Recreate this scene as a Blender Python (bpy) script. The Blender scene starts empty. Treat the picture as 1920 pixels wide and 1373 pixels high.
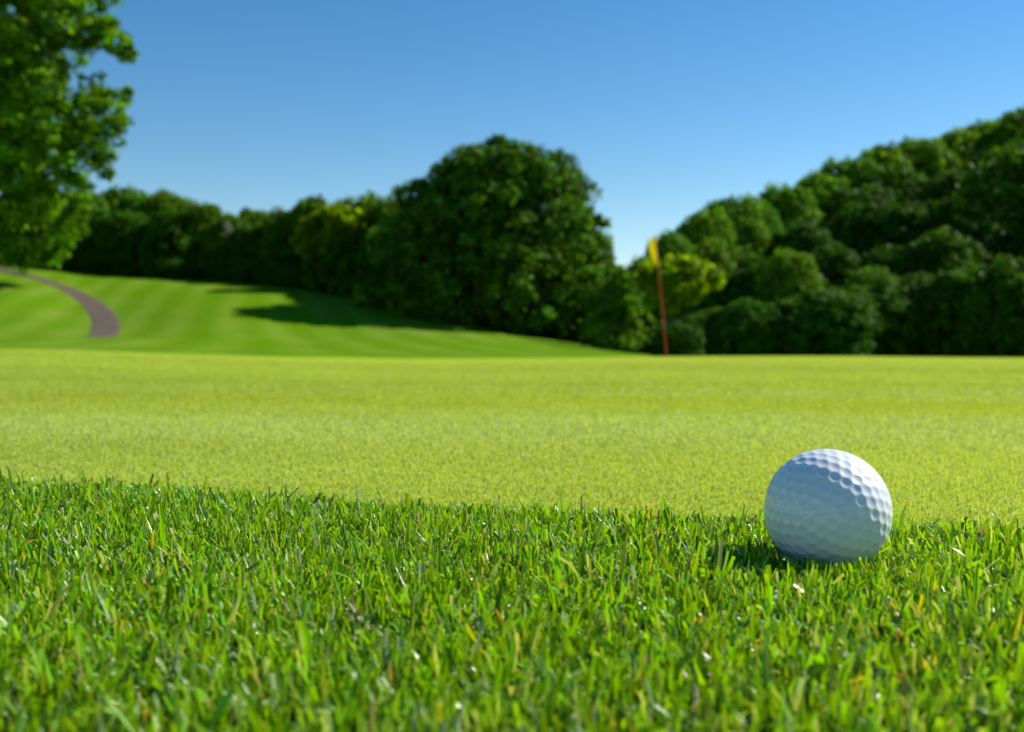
import bpy, math, random
import numpy as np
R = math.radians
sc = bpy.context.scene
col = sc.collection
# ------------------------------------------------------------------ camera
CAM_Z = 0.0824; FPX = 1867.0; HOR = 650.0; CX = 960.0
cam = bpy.data.cameras.new('camera'); camo = bpy.data.objects.new('camera', cam); col.objects.link(camo)
cam.lens = 35.0; cam.sensor_width = 36.0; cam.sensor_fit = 'HORIZONTAL'
cam.clip_start = 0.005; cam.clip_end = 3000
camo.location = (0, 0, CAM_Z); camo.rotation_euler = (R(90 - 1.12), 0, 0)
cam.dof.use_dof = True; cam.dof.focus_distance = 0.39; cam.dof.aperture_fstop = 14.5
sc.camera = camo
# ------------------------------------------------------------------ sky, sun, exposure
SUN_AZ, SUN_EL = 64.5, 38.0            # azimuth clockwise from +Y
w = bpy.data.worlds.new('World'); sc.world = w; w.use_nodes = True
nt = w.node_tree; bg = nt.nodes['Background']
sky = nt.nodes.new('ShaderNodeTexSky'); sky.sky_type = 'NISHITA'; sky.sun_disc = False
sky.sun_elevation = R(SUN_EL); sky.sun_rotation = R(SUN_AZ)
sky.altitude = 0; sky.air_density = 1.0; sky.dust_density = 0.0; sky.ozone_density = 1.0
hs = nt.nodes.new('ShaderNodeHueSaturation'); hs.inputs['Saturation'].default_value = 1.42
nt.links.new(sky.outputs[0], hs.inputs['Color']); nt.links.new(hs.outputs[0], bg.inputs[0])
bg.inputs[1].default_value = 0.083
sl = bpy.data.lights.new('sun', 'SUN'); so = bpy.data.objects.new('sun', sl); col.objects.link(so)
sl.energy = 5.0; sl.angle = R(0.53); sl.color = (1.0, 0.94, 0.82)
so.rotation_euler = (R(90 - SUN_EL), 0, R(180 - SUN_AZ)) ; so.location = (30, 12, 40)
vs = sc.view_settings; vs.view_transform = 'Standard'; vs.look = 'None'; vs.gamma = 1.0; vs.use_curve_mapping = False
vs.exposure = 0.65
sc.cycles.max_bounces = 8; sc.cycles.transmission_bounces = 6; sc.cycles.diffuse_bounces = 4
# ------------------------------------------------------------------ helpers
def tag(o, label=None, cat=None, group=None, kind=None):
    if label: o['label'] = label
    if cat: o['category'] = cat
    if group: o['group'] = group
    if kind: o['kind'] = kind
    return o
def empty(name, loc, rz=0.0):
    o = bpy.data.objects.new(name, None); col.objects.link(o); o.location = loc; o.rotation_euler = (0, 0, rz)
    o.empty_display_size = 0.1
    return o
def link(name, me, m=None, parent=None):
    o = bpy.data.objects.new(name, me); col.objects.link(o)
    if m is not None and len(me.materials) == 0: me.materials.append(m)
    if parent is not None: o.parent = parent
    return o
def mesh_np(name, V, F, smooth=False, color=None, uv=None):
    """V (n,3); F (m,k) constant-size faces; color (n,3) per vertex; uv (n,2) per vertex"""
    me = bpy.data.meshes.new(name)
    V = np.asarray(V, dtype=np.float32); F = np.asarray(F, dtype=np.int32)
    m, k = F.shape
    me.vertices.add(len(V)); me.vertices.foreach_set('co', V.ravel())
    me.loops.add(m * k); me.loops.foreach_set('vertex_index', F.ravel())
    me.polygons.add(m); me.polygons.foreach_set('loop_start', np.arange(0, m * k, k, dtype=np.int32))
    try: me.polygons.foreach_set('loop_total', np.full(m, k, dtype=np.int32))
    except Exception: pass
    if smooth: me.polygons.foreach_set('use_smooth', np.ones(m, dtype=bool))
    if color is not None:
        a = me.color_attributes.new('tint', 'FLOAT_COLOR', 'POINT')
        c = np.ones((len(V), 4), dtype=np.float32); c[:, :3] = color
        a.data.foreach_set('color', c.ravel())
    if uv is not None:
        u = me.uv_layers.new(name='uv')
        u.data.foreach_set('uv', np.asarray(uv, dtype=np.float32)[F.ravel()].ravel())
    me.update(calc_edges=True); me.validate()
    return me
def newmat(name):
    m = bpy.data.materials.new(name); m.use_nodes = True
    n = m.node_tree.nodes; l = m.node_tree.links
    return m, n, l, n['Principled BSDF'], n['Material Output']
def node(n, t, **kw):
    x = n.new(t)
    for k, v in kw.items():
        if k in x.inputs: x.inputs[k].default_value = v
        else: setattr(x, k, v)
    return x
def mixcol(n, l, fac, a, b, mode='MIX'):
    x = n.new('ShaderNodeMix'); x.data_type = 'RGBA'; x.blend_type = mode
    for sock, val in ((x.inputs[0], fac), (x.inputs[6], a), (x.inputs[7], b)):
        if hasattr(val, 'is_linked') or hasattr(val, 'links'): l.new(val, sock)
        else: sock.default_value = val
    return x.outputs[2]
def ramp(n, l, src, p0, p1, c0=(0, 0, 0, 1), c1=(1, 1, 1, 1)):
    x = n.new('ShaderNodeValToRGB'); e = x.color_ramp.elements
    e[0].position = p0; e[1].position = p1; e[0].color = c0; e[1].color = c1
    l.new(src, x.inputs[0]); return x.outputs[0]
def noise(n, l, vec, scale, detail=3, rough=0.55):
    x = node(n, 'ShaderNodeTexNoise', Scale=scale, Detail=detail, Roughness=rough)
    if vec is not None: l.new(vec, x.inputs['Vector'])
    return x.outputs[0]
# ------------------------------------------------------------------ terrain height
KX = [-1000, 0, 170, 400, 600, 850, 1050, 1215, 1500, 1920, 3000]      # columns of the survey (bearing)
KY = [2.0, 8.0, 18.0, 28.0, 40.0, 46.0, 53.0, 62.0, 75.0, 90.0, 115.0, 180.0, 900.0]
KZ = np.array([
 [0, .04, .05, .15, .50, .40, 1.30, 3.0, 5.2, 7.4, 8.8, 11, 24],
 [0, .04, .04, .14, .47, .36, 1.10, 2.9, 5.1, 7.30, 8.7, 11, 24],
 [0, .02, .01, .11, .45, .30, .74, 2.05, 4.2, 6.70, 8.2, 10, 22],
 [0, -.02, -.06, .01, .33, .60, 1.10, 2.45, 4.3, 6.1, 7.8, 9.5, 22],
 [0, -.05, -.10, -.10, .13, .28, .66, 1.95, 3.9, 5.6, 7.2, 9, 22],
 [0, -.07, -.13, -.16, .05, .22, .52, 1.32, 2.6, 3.8, 5.4, 8, 22],
 [0, -.06, -.12, -.22, -.10, .02, .15, .42, .8, 1.3, 2.5, 6, 22],
 [0, -.05, -.10, -.25, -.30, -.35, -.40, -.35, .3, 1.2, 3.0, 7, 22],
 [0, -.05, -.09, -.35, -.8, -1.0, -.9, -.2, 2.6, 5.6, 9.5, 14, 26],
 [0, -.06, -.12, -.40, -.9, -1.1, -1.1, -.4, 4.5, 9.5, 16.0, 22, 34],
 [0, -.06, -.12, -.40, -.9, 0.5, 5.0, 9.5, 15.0, 19.0, 24.0, 30, 40]])  # last bearing raised, out of view, so it shades the wooded hill
def hermite(xk, yk, x):
    """C1 interpolation of rows yk (n, m) at knots xk onto x"""
    xk = np.asarray(xk, float); yk = np.asarray(yk, float)
    d = np.diff(yk, axis=0) / np.diff(xk)[:, None]
    m = np.zeros_like(yk); m[1:-1] = np.where(d[1:] * d[:-1] > 0, 2 * d[1:] * d[:-1] / (d[1:] + d[:-1] + 1e-12), 0)
    m[0] = d[0]; m[-1] = d[-1]
    i = np.clip(np.searchsorted(xk, x) - 1, 0, len(xk) - 2); h = (xk[i + 1] - xk[i]); t = ((x - xk[i]) / h)[:, None]; h = h[:, None]
    return ((2*t**3-3*t**2+1)*yk[i] + (t**3-2*t**2+t)*h*m[i] + (-2*t**3+3*t**2)*yk[i+1] + (t**3-t**2)*h*m[i+1])
_u = np.linspace((KX[0]-CX)/FPX, (KX[-1]-CX)/FPX, 500)
_ly = np.linspace(math.log(2.0), math.log(900.0), 500)
_g = hermite([(k-CX)/FPX for k in KX], KZ, _u)                  # (500, nY)
_g = hermite([math.log(k) for k in KY], _g.T, _ly).T            # (500 u, 500 y)
for _ in range(6):
    _g[1:-1] = (_g[:-2] + 2*_g[1:-1] + _g[2:]) / 4
def ground(X, Y):
    X = np.asarray(X, float); Y = np.asarray(Y, float)
    Yc = np.clip(Y, 2.0, 899.0); u = np.clip(X / Yc, _u[0], _u[-1] - 1e-6)
    fu = (u - _u[0]) / (_u[1] - _u[0]); fy = (np.log(Yc) - _ly[0]) / (_ly[1] - _ly[0])
    iu = np.clip(fu.astype(int), 0, 498); iy = np.clip(fy.astype(int), 0, 498); a = fu - iu; b = fy - iy
    z = (_g[iu, iy]*(1-a)*(1-b) + _g[iu+1, iy]*a*(1-b) + _g[iu, iy+1]*(1-a)*b + _g[iu+1, iy+1]*a*b)
    return z
def edge_near(X):
    X = np.asarray(X, float)
    b = np.where(X < 0.01, .452 - .355*(X-.01), .452 - .21*(X-.01))
    return b + .004*np.sin(X*23) + .003*np.sin(X*57+1)
def green_edges(X):
    X = np.asarray(X, float)
    b1 = np.clip(edge_near(X), -4, 8); b2 = 17.6 + .22*X
    m = (b1 + b2)/2; h = (b2 - b1)/2*np.sqrt(np.clip(1 - ((X-1.0)/17.0)**2, 1e-8, 1))
    near0 = np.exp(-(X/2.0)**2)
    return (m - h)*(1-near0) + b1*near0, m + h
# ------------------------------------------------------------------ ground materials
def turf_material(name, c_lo, c_hi, c_dry, stripe=None, fine=400.0, rough=0.75, bump=0.5, sheen=0.0, blot=0.35):
    m, n, l, b, out = newmat(name)
    g = n.new('ShaderNodeNewGeometry').outputs['Position']
    big = noise(n, l, g, blot, 4); mid = noise(n, l, g, 6.0, 4); fin = noise(n, l, g, fine, 4, .7)
    c = mixcol(n, l, ramp(n, l, mid, .3, .7), c_lo, c_hi)
    c = mixcol(n, l, ramp(n, l, big, .45, .75, (0,0,0,1), (.55,.55,.55,1)), c, c_dry)
    c = mixcol(n, l, ramp(n, l, fin, .25, .75), c, (1.0, 1.0, 1.0, 1), 'MIX') if False else c
    f2 = ramp(n, l, fin, .2, .8, (.55, .55, .55, 1), (1.35, 1.35, 1.35, 1))
    c = mixcol(n, l, 1.0, c, f2, 'MULTIPLY')
    if stripe:
        (dx, dy), wid, lo, hi, soft = stripe
        sep = n.new('ShaderNodeSeparateXYZ'); wv = noise(n, l, g, .05, 2); l.new(g, sep.inputs[0])
        a = node(n, 'ShaderNodeMath', operation='MULTIPLY'); l.new(sep.outputs[0], a.inputs[0]); a.inputs[1].default_value = dx
        bb = node(n, 'ShaderNodeMath', operation='MULTIPLY_ADD'); l.new(sep.outputs[1], bb.inputs[0]); bb.inputs[1].default_value = dy; l.new(a.outputs[0], bb.inputs[2])
        cc = node(n, 'ShaderNodeMath', operation='MULTIPLY_ADD'); l.new(wv, cc.inputs[0]); cc.inputs[1].default_value = 3.0*wid; l.new(bb.outputs[0], cc.inputs[2])
        s = node(n, 'ShaderNodeMath', operation='MULTIPLY'); l.new(cc.outputs[0], s.inputs[0]); s.inputs[1].default_value = math.pi/wid
        sn = node(n, 'ShaderNodeMath', operation='SINE'); l.new(s.outputs[0], sn.inputs[0])
        hf = node(n, 'ShaderNodeMath', operation='MULTIPLY_ADD'); l.new(sn.outputs[0], hf.inputs[0]); hf.inputs[1].default_value = .5; hf.inputs[2].default_value = .5
        k = ramp(n, l, hf.outputs[0], .5-soft/2, .5+soft/2, lo, hi)
        c = mixcol(n, l, 1.0, c, k, 'MULTIPLY')
    l.new(c, b.inputs['Base Color']); b.inputs['Roughness'].default_value = rough
    b.inputs['Specular IOR Level'].default_value = 0.0
    b.inputs['Sheen Weight'].default_value = sheen; b.inputs['Sheen Roughness'].default_value = .6
    b.inputs['Sheen Tint'].default_value = (.8, 1, .3, 1)
    bp = node(n, 'ShaderNodeBump', Strength=bump, Distance=0.02); l.new(fin, bp.inputs['Height'])
    l.new(bp.outputs[0], b.inputs['Normal'])
    return m
M_green = turf_material('putting_green_turf', (.26, .36, .026, 1), (.32, .41, .038, 1), (.38, .43, .06, 1),
                        stripe=((.12, 1.0), 1.1, (.93,.95,.9,1), (1.06,1.03,1.1,1), .9), fine=300, sheen=.0, bump=.15, blot=.25)
M_fair = turf_material('fairway_turf', (.080, .190, .004, 1), (.112, .226, .007, 1), (.17, .24, .03, 1),
                       stripe=((.97, .25), 1.3, (.90,.94,.85,1), (1.2,1.07,1.8,1), .9), fine=20, bump=.2, blot=.12)
def soil_material():
    m, n, l, b, out = newmat('thatch_soil')
    g = n.new('ShaderNodeNewGeometry').outputs['Position']
    c = mixcol(n, l, ramp(n, l, noise(n, l, g, 320, 4), .35, .7), (.012, .018, .005, 1), (.045, .05, .014, 1))
    c = mixcol(n, l, ramp(n, l, noise(n, l, g, 900, 3), .6, .75), c, (.16, .12, .06, 1))
    l.new(c, b.inputs['Base Color']); b.inputs['Roughness'].default_value = .95
    bp = node(n, 'ShaderNodeBump', Strength=.8, Distance=0.002); l.new(noise(n, l, g, 700, 4), bp.inputs['Height']); l.new(bp.outputs[0], b.inputs['Normal'])
    return m
M_soil = soil_material()
def path_material():
    m, n, l, b, out = newmat('worn_asphalt')
    g = n.new('ShaderNodeNewGeometry').outputs['Position']
    c = mixcol(n, l, ramp(n, l, noise(n, l, g, 1.3, 5), .3, .7), (.062, .040, .024, 1), (.10, .067, .041, 1))
    c = mixcol(n, l, ramp(n, l, noise(n, l, g, 60, 2), .62, .7), c, (.15, .12, .10, 1))
    l.new(c, b.inputs['Base Color']); b.inputs['Roughness'].default_value = .9
    return m
# ------------------------------------------------------------------ terrain sheets
def build_terrain():
    t = np.linspace(-1, 1, 460); X = .5*np.sinh(t*math.asinh(1800))
    b1, b2 = green_edges(X)
    rows_a = np.array([-900, -300, -100, -30, -10, -3, -1, -.3, 0, .1, .2])
    def sheet(Y, name, m):
        nr = Y.shape[0]; XX = np.broadcast_to(X, Y.shape); Z = ground(XX, Y)
        V = np.stack([XX, Y, Z], -1).reshape(-1, 3); nc = len(X)
        i = np.arange(nr-1)[:, None]*nc + np.arange(nc-1)[None, :]
        F = np.stack([i, i+1, i+1+nc, i+nc], -1).reshape(-1, 4)
        o = link(name, mesh_np(name, V, F, smooth=True), m); return tag(o, kind='structure')
    # each section's last row is the next one's first: sheets butt on shared edges
    A = np.array([r + np.zeros_like(X) for r in rows_a]); A = np.vstack([A, (A[-1] + b1)/2, b1])
    for k in range(len(A)-2, -1, -1): A[k] = np.minimum(A[k], A[k+1]-1e-4)
    sheet(A, 'fringe', M_soil)
    s = np.linspace(0, 1, 70)[:, None]; o1 = b1[None]; o2 = b2[None]
    B = o1 + (o2-o1)*(np.exp(s*4.0)-1)/(math.exp(4.0)-1); sheet(B, 'putting_green', M_green)
    s = np.linspace(0, 1, 190)[:, None]
    C_ = o2 + (900-o2)*(np.exp(s*5.2)-1)/(math.exp(5.2)-1); sheet(C_, 'fairway', M_fair)
build_terrain()
def ground_hit(px, py, y0=21.0, y1=140.0):
    u = (px-CX)/FPX; Y = np.linspace(y0, y1, 4000); z = ground(u*Y, Y)
    ry = HOR - (z-CAM_Z)/Y*FPX
    run = np.minimum.accumulate(ry)
    k = np.argmax(run <= py) if (run <= py).any() else len(Y)-1
    return u*Y[k], Y[k]
# cart path ---------------------------------------------------------
def build_path():
    px = [(-60, 497), (15, 509), (70, 522), (118, 539), (158, 560), (185, 582), (198, 603), (197, 620), (190, 632)]
    P = [ground_hit(a, b) for a, b in px]
    lx, ly = P[-1]
    P = [(P[0][0]-18, P[0][1]+12)] + P + [((170-CX)/FPX*48.5, 48.5), ((120-CX)/FPX*46.3, 46.3), ((0-CX)/FPX*45.5, 45.5), ((-200-CX)/FPX*45.5, 45.5)]
    P = np.array(P); s = np.r_[0, np.cumsum(np.hypot(*np.diff(P, axis=0).T))]
    q = np.arange(0, s[-1], .35); C2 = hermite(s, P, q)
    for _ in range(25): C2[1:-1] = (C2[:-2]+2*C2[1:-1]+C2[2:])/4
    T = np.gradient(C2, axis=0); T /= np.linalg.norm(T, axis=1)[:, None]; N = np.stack([-T[:, 1], T[:, 0]], 1)
    offs = np.linspace(-.85, .85, 9); V = []
    for k, o in enumerate(offs):
        wob = .10*np.sin(q*1.7+k)+.07*np.sin(q*4.1+2*k) if k in (0, 8) else 0
        p = C2 + N*(o+wob)[:, None] if np.ndim(wob) else C2 + N*o
        z = ground(p[:, 0], p[:, 1]) + (.045 if 0 < k < 8 else -.03)
        V.append(np.c_[p, z])
    V = np.stack(V, 1).reshape(-1, 3); nr = len(q)
    i = np.arange(nr-1)[:, None]*9 + np.arange(8)[None]
    F = np.stack([i, i+1, i+10, i+9], -1).reshape(-1, 4)
    tag(link('path', mesh_np('path', V, F, smooth=True), path_material()), kind='structure')
build_path()
# ------------------------------------------------------------------ foliage
def leaf_material(name, base, transl=0.3):
    m, n, l, b, out = newmat(name)
    at = node(n, 'ShaderNodeAttribute', attribute_name='tint').outputs['Color']
    oi = n.new('ShaderNodeObjectInfo')
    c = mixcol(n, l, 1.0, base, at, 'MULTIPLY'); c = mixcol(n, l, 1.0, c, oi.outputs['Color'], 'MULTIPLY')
    l.new(c, b.inputs['Base Color']); b.inputs['Roughness'].default_value = .6; b.inputs['Specular IOR Level'].default_value = .06
    tr = n.new('ShaderNodeBsdfTranslucent'); tc = mixcol(n, l, 1.0, c, (1.35, 1.4, .3, 1), 'MULTIPLY'); l.new(tc, tr.inputs[0])
    mx = n.new('ShaderNodeMixShader'); mx.inputs[0].default_value = transl
    l.new(b.outputs[0], mx.inputs[1]); l.new(tr.outputs[0], mx.inputs[2]); l.new(mx.outputs[0], out.inputs[0])
    return m
M_leaf = leaf_material('broad_leaves', (.082, .180, .010, 1), .32)
M_thin = leaf_material('thin_young_leaves', (.105, .185, .007, 1), .62)
def bark_material(name, a, c):
    m, n, l, b, out = newmat(name)
    g = n.new('ShaderNodeNewGeometry').outputs['Position']
    l.new(mixcol(n, l, ramp(n, l, noise(n, l, g, 6, 5), .35, .7), a, c), b.inputs['Base Color']); b.inputs['Roughness'].default_value = .9
    return m
M_bark = bark_material('bark', (.03, .022, .016, 1), (.07, .055, .042, 1))
M_bark2 = bark_material('pale_bark', (.25, .21, .19, 1), (.42, .36, .33, 1))
def leaf_cloud(rng, C0, rad, per, size, core, name, squash=.8):
    """leaf blades on the shells of twig clumps: C0 (P,3), rad (P,), core (P,3) = centre of the limb they grow round"""
    P = len(C0); N = P*per; idx = np.repeat(np.arange(P), per)
    d = rng.normal(size=(N, 3)); outw = C0[idx]-core[idx]; outw /= (np.linalg.norm(outw, axis=1)[:, None]+1e-6)
    d += outw*.7 + np.array([0, 0, .35]); d /= np.linalg.norm(d, axis=1)[:, None]
    r = rad[idx]*(.3+1.35*rng.random(N)**.9)
    p = C0[idx] + d*r[:, None]*np.array([1, 1, squash])
    nrm = d*.8 + rng.normal(size=(N, 3))*.5 + np.array([0, 0, .2]); nrm /= np.linalg.norm(nrm, axis=1)[:, None]
    a = np.cross(nrm, rng.normal(size=(N, 3))); a /= np.linalg.norm(a, axis=1)[:, None]; b = np.cross(nrm, a)
    s = size*(.6+.8*rng.random(N))
    a *= s[:, None]; b *= (s*.62)[:, None]; f = nrm*(s*.18)[:, None]
    V = np.stack([p-a, p-b+f, p+a, p+b+f], 1).reshape(-1, 3)
    F = np.arange(N*4).reshape(-1, 4)
    pt = .6+.85*rng.random(P)**1.3; hue = rng.random(P)
    t = pt[idx]*(.7+.6*rng.random(N)); h = np.clip(hue[idx]*.7+.3*rng.random(N), 0, 1)
    c = np.stack([t*(.75+.6*h), t*(.95+.12*h), t*(1.1-.4*h)], 1)
    return mesh_np(name, V, F, color=np.repeat(c, 4, axis=0))
def tube(paths, sides=8):
    """paths: list of (points, radii) joined in one mesh"""
    V = []; F = []
    for pts, rr in paths:
        pts = np.array(pts, float); n0 = len(V)
        for i, p in enumerate(pts):
            t = pts[min(i+1, len(pts)-1)] - pts[max(i-1, 0)]; t /= np.linalg.norm(t)+1e-9
            a = np.cross(t, [0.3, 1, 0.1]); a /= np.linalg.norm(a); b = np.cross(t, a)
            for k in range(sides):
                w_ = 2*math.pi*k/sides; V.append(p + (a*math.cos(w_)+b*math.sin(w_))*rr[i])
        for i in range(len(pts)-1):
            for k in range(sides):
                q = n0+i*sides; F.append((q+k, q+(k+1) % sides, q+sides+(k+1) % sides, q+sides+k))
    return V, F
def trunk_mesh(rng, h, r0, spread, name='trunk', nl=7):
    P = [([(0, 0, -.4), (0, 0, .15), (rng.normal()*.1, rng.normal()*.1, h*.3), (rng.normal()*.25, rng.normal()*.25, h*.6), (rng.normal()*.3, rng.normal()*.3, h*.86)],
          [r0*1.6, r0*1.15, r0*.8, r0*.45, r0*.12])]
    for k in range(nl):
        a = k*2.4+rng.random(); z0 = h*(.22+.5*k/nl); ln = spread*(.55+.35*rng.random())
        P.append(([(0, 0, z0), (math.cos(a)*ln*.4, math.sin(a)*ln*.4, z0+ln*.35), (math.cos(a)*ln, math.sin(a)*ln, z0+ln*.6)], [r0*.45, r0*.28, r0*.08]))
    V, F = tube(P); return mesh_np(name, V, F, smooth=True)
def crown_variant(seed, rad=5.0, h=10.0, puffs=480, per=36, size=.24, bottom=.02):
    rng = np.random.default_rng(seed); C0 = []; rr = []
    k = 0; nb = 9
    bumps = rng.normal(size=(nb, 3)); bumps /= np.linalg.norm(bumps, axis=1)[:, None]
    while k < puffs:
        zz = rng.random(); q = max(0, (zz-.38)/.62); prof = max(0., 1-q**2.4)**.5
        a = rng.random()*2*math.pi; d = np.array([math.cos(a)*prof, math.sin(a)*prof, 2*zz-1]); d /= np.linalg.norm(d)
        lob = max(0, max((bumps @ d - .72)/.28))
        f = (.84 + .2*lob) if rng.random() < .72 else .75*rng.random()**.5
        z = h*(bottom+.02 + .93*zz*(.93+.1*lob))
        C0.append((math.cos(a)*rad*f*prof, math.sin(a)*rad*f*prof, z)); rr.append(.38+.5*rng.random()); k += 1
    C0 = np.array(C0); rr = np.array(rr); core = np.stack([0*C0[:, 0], 0*C0[:, 0], np.minimum(C0[:, 2]*.9, h*.5)], 1)
    return leaf_cloud(rng, C0, rr, per, size, core, 'crown')
VAR = [crown_variant(s) for s in (11, 12, 13, 14, 15)]
TR = [trunk_mesh(np.random.default_rng(s), 9.0, .28, 4.2) for s in (1, 2, 3)]
for me in VAR: me.materials.append(M_leaf)
for me in TR: me.materials.append(M_bark)
random.seed(5)
def tree(px, top, Y, width_px, label, group, tint=(1, 1, 1), name='broadleaf_tree'):
    X = (px-CX)/FPX*Y; z0 = float(ground(X, Y)) - .1
    h = (HOR-top)/FPX*Y + CAM_Z - z0; w_ = width_px/FPX*Y
    t = empty(name, (X, Y, z0), random.random()*6.28)
    sx = w_/10.4; sz = h/10.2
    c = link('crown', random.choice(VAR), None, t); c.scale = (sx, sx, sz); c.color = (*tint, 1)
    k = link('trunk', random.choice(TR), None, t); k.scale = (sx*.9, sx*.9, sz*.95)
    return tag(t, label, 'shrub' if name == 'shrub' else 'tree', group)
def lobed_tree(name, base, lobes, seed, label, group, per=60, size=.26, dens=1.0, tint=(1, 1, 1), trunk_r=.45, trunk_h=None, depth=.9, leaf=None):
    """lobes: (px, py, r_px, dY) masses of the crown, each grown as twig clumps round its own centre"""
    bx, Y = base; z0 = float(ground(bx, Y)) - .1; rng = np.random.default_rng(seed)
    C0 = []; rr = []; core = []; top = 0
    for (px, py, rp, dY) in lobes:
        y = Y+dY; c = np.array([(px-CX)/FPX*y - bx, dY, (HOR-py)/FPX*y + CAM_Z - z0]); r = rp/FPX*y
        n_ = int(max(6, 8.5*dens*r*r))
        for _ in range(n_):
            d = rng.normal(size=3); d /= np.linalg.norm(d)
            f = (.80+.17*rng.random()) if rng.random() < .75 else rng.random()*.7
            p = c + d*r*f*np.array([1, depth, 1])
            if p[2] < .2: continue
            C0.append(p); rr.append(min(.25+.42*rng.random(), r*.45)); core.append(c)
        top = max(top, c[2])
    t = empty(name, (bx, Y, z0))
    me = leaf_cloud(rng, np.array(C0), np.array(rr), per, size, np.array(core), 'crown'); me.materials.append(leaf or M_leaf)
    c = link('crown', me, None, t); c.color = (*tint, 1)
    k = link('trunk', trunk_mesh(rng, trunk_h or top, trunk_r, top*.3), M_bark, t)
    return tag(t, label, 'tree', group)
# big tree at the left edge
L = [(-60, -60, 150, 0), (60, 20, 95, 0), (130, 20, 70, -2), (185, 30, 42, -1), (225, 95, 26, -2), (245, 103, 14, -2), (207, 62, 24, -1), (215, 82, 22, -1), (180, 70, 30, 0), (140, 85, 36, 1), (40, 130, 95, -2), (-60, 180, 140, 1),
     (110, 200, 80, -3), (195, 190, 42, -2), (225, 178, 20, -2), (175, 250, 62, -3), (215, 250, 26, -3), (60, 280, 90, -4), (140, 300, 50, -4), (190, 312, 20, -3), (205, 325, 11, -3), (-60, 340, 120, 0),
     (30, 370, 70, -3), (90, 380, 34, -3), (-70, 415, 85, 0), (20, 450, 55, -2), (80, 450, 44, -3), (100, 430, 40, -2), (60, 468, 28, -3), (-30, 452, 45, -3), (160, 368, 22, -4), (135, 395, 18, -4), (138, 425, 24, -4), (120, 440, 20, -4), (10, 452, 45, -1), (80, 468, 28, 0), (40, 400, 60, 2), (60, 330, 80, 2), (10, 230, 90, 2), (100, 470, 26, -2), (-40, 100, 130, 2)]
lobed_tree('broadleaf_tree', ((-30-CX)/FPX*74, 74), L, 3, 'huge bright green tree with ragged lobes filling the left edge of the view', None, per=34, size=.20, dens=1.05, tint=(1.45, 1.5, .8), trunk_r=.6, trunk_h=24)
# big round tree in the middle
Cn = [(945, 330, 66, 0), (880, 350, 70, 0), (1010, 360, 66, 0), (1055, 380, 56, 0), (840, 400, 75, 0), (785, 440, 68, 1), (930, 430, 95, -1), (1040, 450, 85, -1), (1095, 460, 44, 0), (1075, 410, 38, 1),
      (800, 520, 75, 0), (880, 520, 85, -2), (980, 530, 85, -3), (1080, 530, 64, -2), (1120, 545, 42, -1), (760, 520, 60, 2), (850, 575, 50, -2), (930, 590, 52, -3), (1010, 600, 50, -4), (1085, 610, 50, -3), (945, 296, 32, 0), (915, 312, 30, 0), (985, 308, 34, 0), (780, 580, 40, 0), (1150, 620, 36, -2)]
Cn += [(895, 318, 38, 0), (1015, 322, 38, 0), (1045, 330, 34, 0), (865, 335, 40, 0), (825, 360, 44, 0), (780, 395, 44, 0), (1075, 360, 28, 0), (945, 400, 110, 3), (900, 500, 110, 4), (1020, 520, 100, 4), (830, 600, 40, 2), (900, 605, 36, 3), (1120, 500, 26, 0), (745, 470, 50, 3), (1110, 430, 24, 0), (1130, 480, 18, 0), (700, 560, 30, 3), (740, 580, 34, 2)]
lobed_tree('broadleaf_tree', ((945-CX)/FPX*67, 67), Cn, 4, 'great round dark green tree standing alone in the middle, tallest of the middle trees', None, per=34, size=.19, dens=1.5, tint=(.85, .97, .95), trunk_r=.5, depth=1.3)
# bright small tree behind the flagstick
lobed_tree('broadleaf_tree', ((1265-CX)/FPX*50, 50), [(1235, 530, 34, 0), (1270, 525, 36, 0), (1295, 545, 22, 0), (1240, 565, 22, 0), (1260, 580, 16, 0), (1325, 515, 24, 1), (1225, 515, 18, 0)], 6,
           'small yellow-green tree directly behind the flagstick', None, per=70, size=.13, dens=6.0, tint=(1.9, 1.65, .6), trunk_r=.16, trunk_h=3.6, leaf=M_thin)
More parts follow.
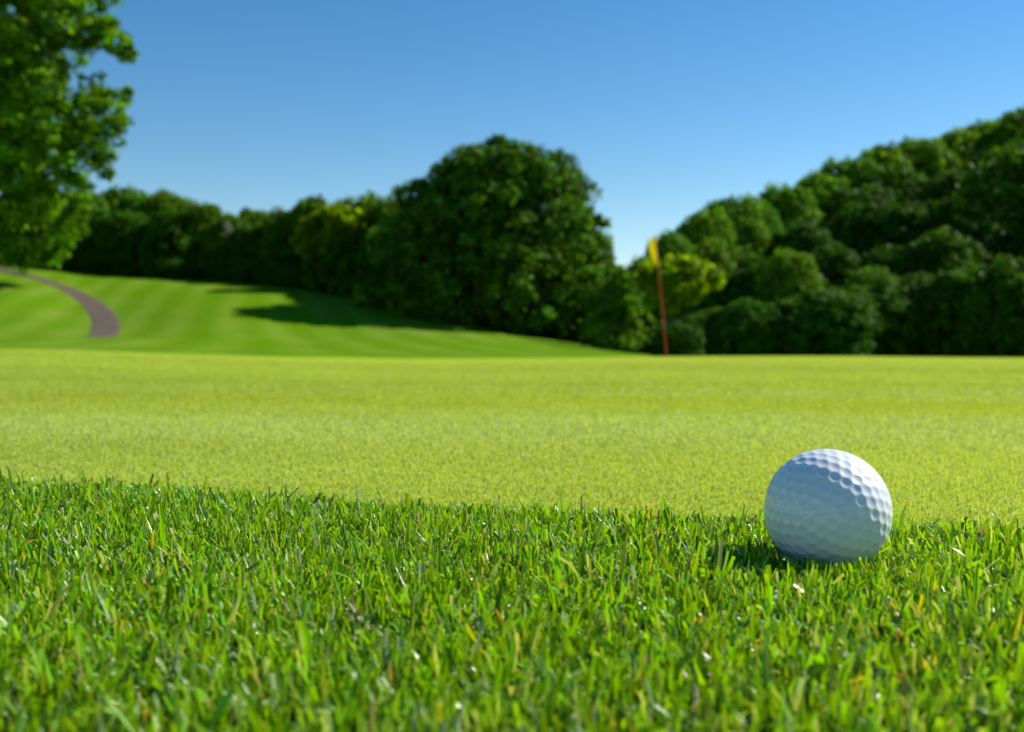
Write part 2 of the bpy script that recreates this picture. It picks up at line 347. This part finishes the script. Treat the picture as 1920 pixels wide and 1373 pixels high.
# leafy bushes at the foot of the big round tree
lobed_tree('broadleaf_tree', ((1165-CX)/FPX*58, 58), [(1165, 540, 34, 0), (1175, 580, 36, 0), (1160, 620, 40, 0), (1190, 620, 30, 1), (1140, 575, 30, 0), (1130, 630, 30, -1)], 7,
           'low bushy tree with bright leaves in the gap right of the great round tree', None, per=60, size=.17, dens=3.0, tint=(1.15, 1.2, .9), trunk_r=.18)
GL = 'trees along the far edge of the fairway'
left_row = [
 (150, 352, 96, 90, 'rounded tree half hidden by the huge left-edge tree', (1, 1.05, .9)),
 (215, 350, 100, 95, 'flat-topped dark tree first to the right of the huge left-edge tree', (.8, .9, .9)),
 (262, 360, 97, 85, 'dark tree between the flat-topped tree and the peaked one', (.75, .9, .9)),
 (312, 356, 95, 90, 'peaked olive green tree at the highest point of the left row', (1.15, 1.05, .8)),
 (352, 376, 93, 70, 'tree just below and right of the peaked olive tree', (1, 1, .8)),
 (388, 380, 90, 62, 'small knobbly crown before the row dips', (1.1, 1.0, .8)),
 (432, 400, 90, 70, 'low tree at the lowest dip of the left row', (1.1, 1, .8)),
 (478, 394, 92, 75, 'dusky tree rising just right of the dip', (.9, .9, .8)),
 (530, 393, 88, 80, 'level-topped tree midway between the dip and the yellow-green tree', (.9, .9, .8)),
 (592, 374, 87, 85, 'round tree rising behind the yellow-green one', (.95, .95, .8)),
 (648, 372, 84, 80, 'pale-crowned tree to the left of the row\'s last hump', (1.2, 1.1, .9)),
 (690, 362, 81, 80, 'tallest hump of the row just left of the great round tree', (1.1, 1.0, .85)),
 (738, 370, 79, 80, 'tree whose right side runs into the great round tree', (1.1, 1.0, .85)),
]
for px, top, Y, wd, lb, ti in left_row: tree(px, top, Y, wd*1.25, lb, GL, tuple(1.2*q for q in ti))
tree(1270, 606, 48.5, 90, 'low shrub under the small yellow-green tree behind the flagstick', None, (.5, .7, .8), 'shrub')
lobed_tree('broadleaf_tree', ((622-CX)/FPX*78, 78), [(600, 435, 30, 0), (640, 425, 34, 0), (665, 440, 24, 0), (590, 460, 24, 0), (625, 465, 36, 1), (610, 500, 30, 1), (570, 450, 16, 0)], 9,
           'vivid yellow-green tree in front of the far row, left of the great round tree', None, per=60, size=.22, dens=2.5, tint=(1.6, 1.45, .6), trunk_r=.2, leaf=M_thin)
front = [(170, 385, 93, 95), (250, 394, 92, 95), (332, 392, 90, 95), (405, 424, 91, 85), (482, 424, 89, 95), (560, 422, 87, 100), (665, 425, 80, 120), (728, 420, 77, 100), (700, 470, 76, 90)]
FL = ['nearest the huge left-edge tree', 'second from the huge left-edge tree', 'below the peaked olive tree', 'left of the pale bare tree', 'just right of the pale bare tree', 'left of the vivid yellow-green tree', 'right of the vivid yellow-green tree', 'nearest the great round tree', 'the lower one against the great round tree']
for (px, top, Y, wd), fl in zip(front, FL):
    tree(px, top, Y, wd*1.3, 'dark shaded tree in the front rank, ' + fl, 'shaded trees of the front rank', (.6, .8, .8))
for px, top, Y in [(150, 470, 92), (205, 468, 91), (262, 470, 90), (318, 474, 88), (372, 478, 90), (425, 484, 88), (475, 492, 86), (525, 500, 84), (575, 506, 83), (625, 515, 82), (680, 525, 80), (725, 540, 75), (765, 552, 73), (800, 560, 72),
                   (860, 572, 70), (860+60, 580, 68), (975, 588, 67), (1030, 596, 66), (1080, 604, 65), (1120, 612, 64), (1155, 618, 62)]:
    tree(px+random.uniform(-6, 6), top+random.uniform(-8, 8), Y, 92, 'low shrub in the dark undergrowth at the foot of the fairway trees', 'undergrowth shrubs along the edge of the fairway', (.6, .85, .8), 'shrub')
for px, top in [(700, 440), (745, 410), (790, 430), (850, 400), (920, 380), (990, 400), (1050, 440), (1085, 520), (1132, 525), (1162, 535)]:
    tree(px, top, 80, 110, 'tree hidden behind the great round tree', 'trees hidden behind the great round tree', (.7, .85, .85))
back = [(-110, 368), (-50, 372), (0, 374), (50, 376), (100, 375), (180, 380), (240, 385), (290, 385), (350, 395), (410, 410), (460, 415), (510, 410), (570, 400), (630, 395), (680, 390), (750, 390), (800, 400)]
for px, top in back:
    tree(px, top, 112, 130, 'tree hidden in the second rank behind the far row', 'second rank trees behind the far row', (.7, .8, .8))
# wooded hill on the right ----------------------------------------------------
GR = 'trees of the wooded hill on the right'
ridge = [(1215, 478, 66, 70, 'low dark tree where the wooded hill meets the sky gap'), (1262, 432, 70, 80, 'dark tree rising behind the flag'),
 (1312, 392, 76, 90, 'first domed tree on the skyline right of the flag'), (1368, 366, 80, 90, 'bumpy-topped tree crowning the left shoulder of the hill'),
 (1418, 368, 82, 75, 'tree in the shallow skyline notch right of the left shoulder'), (1470, 348, 86, 85, 'skyline tree where the ridge starts its long climb'),
 (1530, 322, 90, 90, 'second skyline tree of the long climb'), (1592, 298, 94, 90, 'skyline tree just before the small step in the ridge'),
 (1655, 280, 98, 95, 'bright-topped skyline tree on the small step'), (1722, 262, 100, 95, 'even-topped skyline tree midway up the long ridge'),
 (1785, 246, 104, 95, 'even-topped tree near the upper end of the ridge'), (1850, 226, 108, 95, 'last but one skyline tree before the right edge'),
 (1920, 198, 110, 110, 'highest skyline tree cut by the right edge')]
tints = [(.8, .95, .95), (.75, .95, .95), (1.1, 1.15, .8), (1, 1.05, .85), (.85, 1, .9), (1, 1.1, .8), (1.1, 1.15, .75), (.9, 1, .8), (1.25, 1.2, .7), (1.1, 1.1, .75), (1.3, 1.2, .7), (1.1, 1.15, .8), (1, 1.1, .8)]
for (px, top, Y, wd, lb), ti in zip(ridge, tints): tree(px, top, Y, wd*1.5, lb, GR, tuple(1.3*q for q in ti))
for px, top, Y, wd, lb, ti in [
   (1478, 470, 60, 95, 'lit pointed crown standing clear low on the shaded slope', (1.3, 1.25, .9)),
   (1640, 500, 60, 100, 'rounded crown lit at its tip, right of the lit pointed one', (1.0, 1.1, 1.0)),
   (1330, 450, 66, 90, 'tree with sunlit shoulders above and right of the small yellow-green tree', (1.3, 1.25, .8)),
   (1550, 545, 56, 130, 'broad dark bush-like tree low between the two lit crowns', (.6, .85, 1.0)),
   (1400, 560, 56, 100, 'low blue-green tree at the foot of the slope right of the flag', (.6, .85, 1.0)),
   (1800, 480, 62, 130, 'tall dark tree low on the slope near the right edge', (.6, .8, .95)),
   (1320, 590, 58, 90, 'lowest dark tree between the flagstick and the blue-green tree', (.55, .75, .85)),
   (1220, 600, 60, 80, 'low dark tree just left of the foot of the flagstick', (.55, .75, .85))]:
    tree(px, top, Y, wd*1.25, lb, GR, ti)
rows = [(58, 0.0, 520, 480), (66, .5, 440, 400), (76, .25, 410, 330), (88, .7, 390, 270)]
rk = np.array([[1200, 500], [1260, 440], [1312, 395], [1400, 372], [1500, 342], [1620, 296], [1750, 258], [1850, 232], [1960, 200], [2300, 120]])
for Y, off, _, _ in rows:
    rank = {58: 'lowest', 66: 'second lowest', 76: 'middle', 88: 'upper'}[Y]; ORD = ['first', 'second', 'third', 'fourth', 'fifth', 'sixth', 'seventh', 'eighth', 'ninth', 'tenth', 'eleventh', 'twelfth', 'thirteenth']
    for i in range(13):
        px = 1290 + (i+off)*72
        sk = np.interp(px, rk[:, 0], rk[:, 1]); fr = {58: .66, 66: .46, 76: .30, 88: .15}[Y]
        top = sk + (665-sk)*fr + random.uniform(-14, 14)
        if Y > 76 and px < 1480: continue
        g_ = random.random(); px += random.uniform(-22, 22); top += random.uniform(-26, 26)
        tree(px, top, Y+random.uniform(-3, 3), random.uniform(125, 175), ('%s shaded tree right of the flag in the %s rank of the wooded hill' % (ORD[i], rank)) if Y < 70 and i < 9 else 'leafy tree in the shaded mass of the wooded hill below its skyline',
             'shaded trees below the skyline of the wooded hill', (.42+.3*g_, .60+.25*g_, .8-.1*g_))  # darkened leaf tint paints the slope's shade into the lower ranks
rng_r = random.Random(8)
for X, Y in [(41, 55), (48, 60), (56, 66), (38, 62), (45, 68), (52, 74), (60, 80), (36, 70), (43, 76), (50, 83), (58, 90), (66, 74), (68, 88), (52, 56), (62, 62), (48, 94), (57, 102)]:  # unseen trees added past the frame to shade the lower hill
    z = float(ground(X, Y)); px = CX+X/Y*FPX; hh = rng_r.uniform(11, 14)
    tree(px, HOR-(z+hh-CAM_Z)/Y*FPX, Y, 9.5/Y*FPX, 'unseen leafy tree added beyond the right edge to shade the wooded hill', 'unseen trees added to shade the wooded hill', (.9, 1, .85))
for px, top, Y in [(772, 392, 75.5), (812, 375, 73.5), (738, 420, 77)]:
    tree(px, top, Y, 120, 'dark tree whose crown merges into the left side of the great round tree', 'trees merging into the great round tree', (.8, .92, .95))
# pale bare branches in the dip of the far row
def bare_tree():
    rng = np.random.default_rng(2); Y = 87.5; X = (447-CX)/FPX*Y; z0 = float(ground(X, Y))
    h = (HOR-428)/FPX*Y - z0; P = [([(0, 0, -.2), (.1, 0, h*.4), (-.1, 0, h*.7), (0, 0, h)], [.12, .10, .07, .03])]
    for k in range(22):
        a = rng.random()*6.28; zz = h*(.62+.33*k/22); ln = .9+rng.random()*.8
        P.append(([(0, 0, zz), (math.cos(a)*ln*.5, math.sin(a)*ln*.5, zz+ln*.3), (math.cos(a)*ln*.9, math.sin(a)*ln*.9, zz+ln*.8)], [.06, .045, .02]))
    t = empty('bare_tree', (X, Y, z0))
    V, F = tube(P[:1], 6); link('trunk', mesh_np('trunk', V, F, smooth=True), M_bark, t)
    V, F = tube(P[1:], 6); link('branches', mesh_np('branches', V, F, smooth=True), M_bark2, t)
    tag(t, 'pale bare tree with leafless grey branches among the dark far row', 'tree')
bare_tree()
# ------------------------------------------------------------------ flagstick
def flagstick():
    Y = 17.2; X = (1250-CX)/FPX*Y; z0 = float(ground(X, Y))
    t = empty('flagstick', (X, Y, z0)); t.rotation_euler = (0, R(-5.4), 0)
    H = 2.13
    m, n, l, b, out = newmat('red_painted_fibreglass'); b.inputs['Base Color'].default_value = (.55, .075, .012, 1); b.inputs['Roughness'].default_value = .35
    V, F = tube([([(0, 0, -.12), (0, 0, .5), (0, 0, 1.2), (0, 0, H-.01), (0, 0, H)], [.0095, .0095, .0088, .0075, .003])], 12)
    link('pole', mesh_np('pole', V, F, smooth=True), m, t)
    m2, n, l, b, out = newmat('yellow_nylon'); b.inputs['Base Color'].default_value = (.90, .80, .005, 1); b.inputs['Roughness'].default_value = .6
    tr = n.new('ShaderNodeBsdfTranslucent'); tr.inputs[0].default_value = (1.0, .9, .01, 1); mx = n.new('ShaderNodeMixShader'); mx.inputs[0].default_value = .55
    l.new(b.outputs[0], mx.inputs[1]); l.new(tr.outputs[0], mx.inputs[2]); l.new(mx.outputs[0], out.inputs[0])
    # limp flag: cloth hangs in folds beside the pole, lower corner drooping
    V = []; nu, nv = 26, 22
    for j in range(nv):
        v = j/(nv-1)
        for i in range(nu):
            u = i/(nu-1)
            wide = .135*math.sin(math.pi*min(1, .22+.72*v))**.6
            x = -.008 - wide*u*(1-.12*math.sin(5*u+3*v)); y = .030*math.sin(u*11+2*v)*(.3+.7*v)
            z = H-.015 - v*.42 - u*.10*(1-.2*v) - .02*math.sin(u*9)*v
            V.append((x, y, z))
    F = [(j*nu+i, j*nu+i+1, (j+1)*nu+i+1, (j+1)*nu+i) for j in range(nv-1) for i in range(nu-1)]
    f = link('flag', mesh_np('flag', V, F, smooth=True), m2, t)
    sd = f.modifiers.new('thickness', 'SOLIDIFY'); sd.thickness = .0015
    V, F = tube([([(0, 0, .0), (0, 0, .003)], [.054, .054]), ([(0, 0, .003), (0, 0, .003001)], [.054, .050]), ([(0, 0, .003), (0, 0, -.10)], [.050, .050])], 24)
    tag(t, 'red flagstick with a limp yellow flag standing in the putting green', 'flagstick')
flagstick()
# ------------------------------------------------------------------ golf ball
BR = .02135; BD = .3455
BX = (1553-CX)/FPX*BD; BZ = CAM_Z - (958-HOR)/FPX*BD
BC = np.array([BX, BD, BZ])
def ico(n):
    import bmesh
    bm = bmesh.new(); bmesh.ops.create_icosphere(bm, subdivisions=n, radius=1.0)
    me = bpy.data.meshes.new('golf_ball'); bm.to_mesh(me); bm.free(); return me
def golf_ball():
    me = ico(8 if False else 7); nV = len(me.vertices); V = np.empty(nV*3); me.vertices.foreach_get('co', V); V = V.reshape(-1, 3)
    V /= np.linalg.norm(V, axis=1)[:, None]
    # dimple centres: icosahedron subdivided at frequency 6 (362 dimples)
    p = (1+5**.5)/2
    iv = np.array([(-1, p, 0), (1, p, 0), (-1, -p, 0), (1, -p, 0), (0, -1, p), (0, 1, p), (0, -1, -p), (0, 1, -p), (p, 0, -1), (p, 0, 1), (-p, 0, -1), (-p, 0, 1)])
    iv /= np.linalg.norm(iv[0])
    fs = [(0,11,5),(0,5,1),(0,1,7),(0,7,10),(0,10,11),(1,5,9),(5,11,4),(11,10,2),(10,7,6),(7,1,8),(3,9,4),(3,4,2),(3,2,6),(3,6,8),(3,8,9),(4,9,5),(2,4,11),(6,2,10),(8,6,7),(9,8,1)]
    nf = 6; D = {}
    for a, b, c in fs:
        for i in range(nf+1):
            for j in range(nf+1-i):
                k = nf-i-j; q = iv[a]*i+iv[b]*j+iv[c]*k; q /= np.linalg.norm(q); D[tuple(np.round(q, 5))] = q
    D = np.array(list(D.values()))
    for _ in range(60):                              # relax to even spacing
        dd = D[:, None]-D[None]; r2 = (dd**2).sum(-1)+np.eye(len(D)); f = (dd/r2[..., None]**2.5).sum(1)
        f -= (f*D).sum(1)[:, None]*D; D = D+f/np.abs(f).max()*.0025; D /= np.linalg.norm(D, axis=1)[:, None]
    best = np.full(nV, -1.0)
    for s in range(0, nV, 20000): best[s:s+20000] = (V[s:s+20000] @ D.T).max(1)
    ang = np.arccos(np.clip(best, -1, 1)); ra = .0905            # dimple radius (radians)
    t = np.clip(ang/ra, 0, 1.25)
    dep = .0150*(1-t**2)                                          # bowl
    sm = 1/(1+np.exp(-(1-t)*38)); dep = np.where(t < 1.2, np.log1p(np.exp(dep*1600))/1600, 0)
    rot = np.array([[math.cos(.35), 0, math.sin(.35)], [0, 1, 0], [-math.sin(.35), 0, math.cos(.35)]]) @ np.array([[1, 0, 0], [0, math.cos(.5), -math.sin(.5)], [0, math.sin(.5), math.cos(.5)]])
    V2 = (V*(1-dep)[:, None]) @ rot.T * BR
    me.vertices.foreach_set('co', V2.astype(np.float32).ravel())
    me.polygons.foreach_set('use_smooth', np.ones(len(me.polygons), dtype=bool)); me.update()
    m, n, l, b, out = newmat('glossy_white_urethane')
    tc = n.new('ShaderNodeTexCoord').outputs['Object']
    c = mixcol(n, l, ramp(n, l, noise(n, l, tc, 90, 5), .4, .75), (.70, .72, .76, 1), (.68, .70, .735, 1))
    l.new(c, b.inputs['Base Color']); b.inputs['Roughness'].default_value = .32; b.inputs['Coat Weight'].default_value = .5; b.inputs['Coat Roughness'].default_value = .12
    b.inputs['Subsurface Weight'].default_value = .12; b.inputs['Subsurface Radius'].default_value = (.0015, .0014, .0012); b.inputs['Subsurface Scale'].default_value = 1.0
    o = link('golf_ball', me, m); o.location = BC
    tag(o, 'white dimpled golf ball resting in the fringe grass', 'ball')
golf_ball()
# ------------------------------------------------------------------ grass blades
def grass_material(name, transl, rough, tmul=(1.5, 1.35, .4, 1), spec=.45):
    m, n, l, b, out = newmat(name)
    at = node(n, 'ShaderNodeAttribute', attribute_name='tint').outputs['Color']
    uv = n.new('ShaderNodeUVMap'); uv.uv_map = 'uv'
    wv = node(n, 'ShaderNodeTexWave', Scale=2.2, Distortion=.4); wv.bands_direction = 'X'; l.new(uv.outputs[0], wv.inputs['Vector'])
    c = mixcol(n, l, 1.0, at, ramp(n, l, wv.outputs['Fac'], 0, 1, (.86, .88, .8, 1), (1.08, 1.05, 1.1, 1)), 'MULTIPLY')
    l.new(c, b.inputs['Base Color']); b.inputs['Roughness'].default_value = rough; b.inputs['Specular IOR Level'].default_value = spec
    bp = node(n, 'ShaderNodeBump', Strength=.35, Distance=.0002); l.new(wv.outputs['Fac'], bp.inputs['Height']); l.new(bp.outputs[0], b.inputs['Normal'])
    tr = n.new('ShaderNodeBsdfTranslucent'); l.new(mixcol(n, l, 1.0, c, tmul, 'MULTIPLY'), tr.inputs[0])
    mx = n.new('ShaderNodeMixShader'); mx.inputs[0].default_value = transl
    l.new(b.outputs[0], mx.inputs[1]); l.new(tr.outputs[0], mx.inputs[2]); l.new(mx.outputs[0], out.inputs[0])
    return m
M_blade = grass_material('grass_blades', .38, .22, (1.75, 1.45, .25, 1), .5)
M_short = grass_material('bentgrass_blades', .38, .5)
def blades(rng, name, X, Y, Z, length, width, lean, curv, heading, tint, rows=4, cut=None, fold=.25, avoid_ball=True, mat=None):
    """one tapering, folded, bent blade per root, all vectorised"""
    N = len(X); t = np.linspace(0, 1, rows)
    ph = lean[:, None] + curv[:, None]*t[None]**1.3                         # angle from vertical
    dl = (length/(rows-1))[:, None]
    phm = (ph[:, 1:]+ph[:, :-1])/2
    hx = np.concatenate([np.zeros((N, 1)), np.cumsum(np.sin(phm)*dl, 1)], 1); hz = np.concatenate([np.zeros((N, 1)), np.cumsum(np.cos(phm)*dl, 1)], 1)
    ch, sh = np.cos(heading)[:, None], np.sin(heading)[:, None]
    S = np.stack([X[:, None]+hx*ch, Y[:, None]+hx*sh, Z[:, None]+hz], -1)    # spine
    tw = rng.normal(0, .9, N)[:, None]*t[None]*.8 + rng.normal(0, .5, N)[:, None]
    side0 = np.stack([-sh+0*ph, ch+0*ph, 0*ph], -1); nrm0 = np.stack([np.cos(ph)*ch, np.cos(ph)*sh, -np.sin(ph)], -1)
    side = side0*np.cos(tw)[..., None] + nrm0*np.sin(tw)[..., None]; nrm = -side0*np.sin(tw)[..., None] + nrm0*np.cos(tw)[..., None]
    tip = np.where(cut, .72, .06) if cut is not None else np.full(N, .06)
    prof = (.70+.30*np.sin(math.pi*np.minimum(t*1.3, 1)))[None]*np.ones((N, 1))
    k = np.clip((t-.62)/.38, 0, 1)**1.4; prof = prof*(1-k[None]) + tip[:, None]*k[None]
    hw = width[:, None]*.5*prof
    A = S - side*hw[..., None]; B = S + side*hw[..., None]
    if fold > 0:
        Mi = S - nrm*(hw*fold*2)[..., None]; V = np.stack([A, Mi, B], 2); ac = 3     # (N, rows, 3, 3)
    else: V = np.stack([A, B], 2); ac = 2
    V = V.reshape(-1, 3)
    if avoid_ball:
        d = V-BC; r = np.linalg.norm(d, axis=1); ins = r < BR*1.012
        d[ins, 2] = np.maximum(d[ins, 2], -.021); V[ins] = BC + d[ins]/r[ins][:, None]*BR*1.014
        low = V[:, 2] < .0005; V[low, 2] = .0005
    base = (np.arange(N)*rows*ac)[:, None, None] + (np.arange(rows-1)*ac)[None, :, None] + np.arange(ac-1)[None, None, :]
    F = np.stack([base, base+1, base+1+ac, base+ac], -1).reshape(-1, 4)
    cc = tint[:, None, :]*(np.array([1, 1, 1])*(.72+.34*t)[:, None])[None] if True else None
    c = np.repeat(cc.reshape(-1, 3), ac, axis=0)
    uu = np.tile(np.linspace(0, 1, ac), N*rows); vv = np.tile(np.repeat(t, ac), N)
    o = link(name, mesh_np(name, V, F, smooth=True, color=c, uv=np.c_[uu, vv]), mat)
    return tag(o, kind='stuff')
def palette(rng, N, dead=.008, yellow=.03, pale=.12, g=(.125, .33, .005)):
    k = rng.random(N); c = np.array(g)[None]*(.28+1.38*rng.random(N)**1.15)[:, None]
    h = rng.random(N)[:, None]; c = c*(1-h*.45) + np.array([.36, .60, .008])*h*.45*1.0
    c[k < pale] = np.array([.34, .46, .24])*(.6+.8*rng.random((k < pale).sum()))[:, None]  # pale blades: sun and sky gloss put into the blade colour
    y = (k > 1-yellow); c[y] = np.array([.46, .47, .03])*(.7+.5*rng.random(y.sum()))[:, None]
    d = (k > 1-dead); c[d] = np.array([.52, .38, .18])*(.5+.8*rng.random(d.sum()))[:, None]
    return c
def fringe_field():
    rng = np.random.default_rng(21)
    def pts(n, x0, x1, y0, y1):
        X = rng.uniform(x0, x1, n); Y = rng.uniform(y0, y1, n); ok = Y < edge_near(X)+rng.normal(0, .006, n)+.005*np.sin(X*31+2)
        return X[ok], Y[ok]
    def inside(X, Y, mg): return (np.abs(X) < Y*.53+mg+.06) & (Y > .12)
    X, Y = pts(330000, -.52, .52, .10, .62); k = inside(X, Y, .08); X, Y = X[k], Y[k]
    X2, Y2 = pts(160000, -.80, .80, -.25, .76); k = ~inside(X2, Y2, .08); X2, Y2 = X2[k], Y2[k]
    keep = rng.random(len(X)) < .97; X, Y = X[keep], Y[keep]
    def clump(X, Y): return .5+.5*np.sin(X*61+3*np.sin(Y*47))*np.sin(Y*73+2*np.sin(X*53))
    for nm, X, Y, rows, fold in (('grass', X, Y, 5, .22), ('grass', X2, Y2, 3, 0)):
        N = len(X); cl = clump(X, Y)
        tuft = .5+.5*np.sin(X*150+2.5*np.sin(Y*120+X*40))*np.sin(Y*170+2.5*np.sin(X*130)); length = (.0066+.0042*rng.random(N)+.0022*cl+.0045*tuft)*np.where(rng.random(N) < .04, 1.45, 1)
        rb = np.hypot(X-BX, Y-BD); under = rb < .013
        X, Y, length, rb = X[~under], Y[~under], length[~under], rb[~under]; N = len(X)
        hf = 2.2*np.sin(X*95+2*np.sin(Y*80))+2.2*np.sin(Y*110+2*np.sin(X*70)+1)
        heading = np.where(rng.random(N) < .5, hf+rng.normal(0, .5, N), rng.uniform(0, 2*math.pi, N))
        side_ = rng.random(N) < .45; heading = np.where(side_, np.where(rng.random(N) < .5, 0, math.pi)+rng.normal(0, .55, N), heading)
        lean = np.where(rng.random(N) < .22, np.abs(rng.normal(0, .35, N)), rng.uniform(.35, 1.35, N)); curv = rng.normal(.1, 1.0, N)
        length *= np.clip((edge_near(X)+.004-Y)/.02, .55, 1)*np.where(lean > .7, 1.15, 1)
        nearb = rb < .021; heading[nearb] = np.arctan2(Y[nearb]-BD, X[nearb]-BX)+rng.normal(0, .5, nearb.sum()); lean[nearb] += .35
        width = .0009+.0014*rng.random(N)**1.3
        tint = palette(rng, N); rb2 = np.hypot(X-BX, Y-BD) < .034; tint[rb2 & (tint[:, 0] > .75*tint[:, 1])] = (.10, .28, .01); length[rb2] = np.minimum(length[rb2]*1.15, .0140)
        blades(rng, nm, X, Y, np.zeros(N)+.0003, length, width, lean, curv, heading, tint, rows, cut=rng.random(N) < .35, fold=fold, mat=M_blade)
    # flattened older leaves and clippings in the thatch
    X, Y = pts(76000, -.52, .52, .10, .62); k = inside(X, Y, .08); X, Y = X[k], Y[k]; N = len(X)
    rb = np.hypot(X-BX, Y-BD); k = rb > .012; X, Y = X[k], Y[k]; N = len(X)
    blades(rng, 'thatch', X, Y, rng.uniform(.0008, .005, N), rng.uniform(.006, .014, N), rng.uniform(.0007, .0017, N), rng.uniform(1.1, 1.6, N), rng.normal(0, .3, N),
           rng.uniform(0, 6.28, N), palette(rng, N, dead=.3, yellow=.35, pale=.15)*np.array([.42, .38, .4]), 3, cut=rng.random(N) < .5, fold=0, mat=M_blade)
fringe_field()
def green_field():
    rng = np.random.default_rng(31)
    for q, (n, y0, y1, rows) in enumerate([(230000, .30, 1.15, 3), (500000, 1.15, 12.0, 2)]):
        Y = y0+(y1-y0)*rng.random(n) if q == 0 else y0*(y1/y0)**rng.random(n)
        X = rng.uniform(-1, 1, n)*(Y*.57+.26); ok = (Y > edge_near(X)+.001) & (rng.random(n) > np.clip((Y-4)/8, 0, 1)); X, Y = X[ok], Y[ok]; N = len(X)
        g = np.clip(Y, .6, 6)**.42
        length = (.0022+.0020*rng.random(N))*g; width = (.0006+.0005*rng.random(N))*g**1.9
        c = palette(rng, N, dead=.008, yellow=.10, pale=.34, g=(.19, .35, .02)); warm = np.clip(.30+.25*Y+.15*np.sin(X*1.3+1)+.2*X, 0, .85)[:, None]
        c = c*(1-warm)+np.array([.40, .50, .045])*warm
        near = np.exp(-(Y-edge_near(X))/.09)[:, None]*.45; c = c*(1-near)+c*np.array([.62, .85, .8])*near
        k_ = np.clip((1.9-Y)/1.2, 0, 1)[:, None]; c = c*(1+.14*k_)+np.array([.058, .035, .085])*k_
        m_ = c.mean(0); c = m_+(c-m_)*.42
        # grain laid by the mower: passes lean alternately away from and towards the viewer
        w_ = Y+.10*X+.06*np.sin(X*2.3)+.04*np.sin(X*5.1+Y*3); grain = np.tanh(2.2*np.sin(w_*math.pi/.42))*np.clip(1.6/Y, .3, 1)
        heading = np.where(rng.random(N) < .55*np.abs(grain), np.sign(grain)*math.pi/2+rng.normal(0, .6, N), rng.uniform(0, 6.28, N))
        blot = 1+.05*np.sin(X*7+3*np.sin(Y*5))*np.sin(Y*9+2*np.sin(X*4))+.075*grain+.05*np.sin(Y*1.7+X*.35+1.3)+.04*np.sin(X*1.1+Y*.6); c = c*blot[:, None]
        blades(rng, 'short_turf', X, Y, ground(X, Y)+.0002, length, width, np.abs(rng.normal(.5, .35, N)), rng.normal(.4, .4, N), heading, c, rows, cut=rng.random(N) < .6, fold=0, avoid_ball=False, mat=M_short)
green_field()
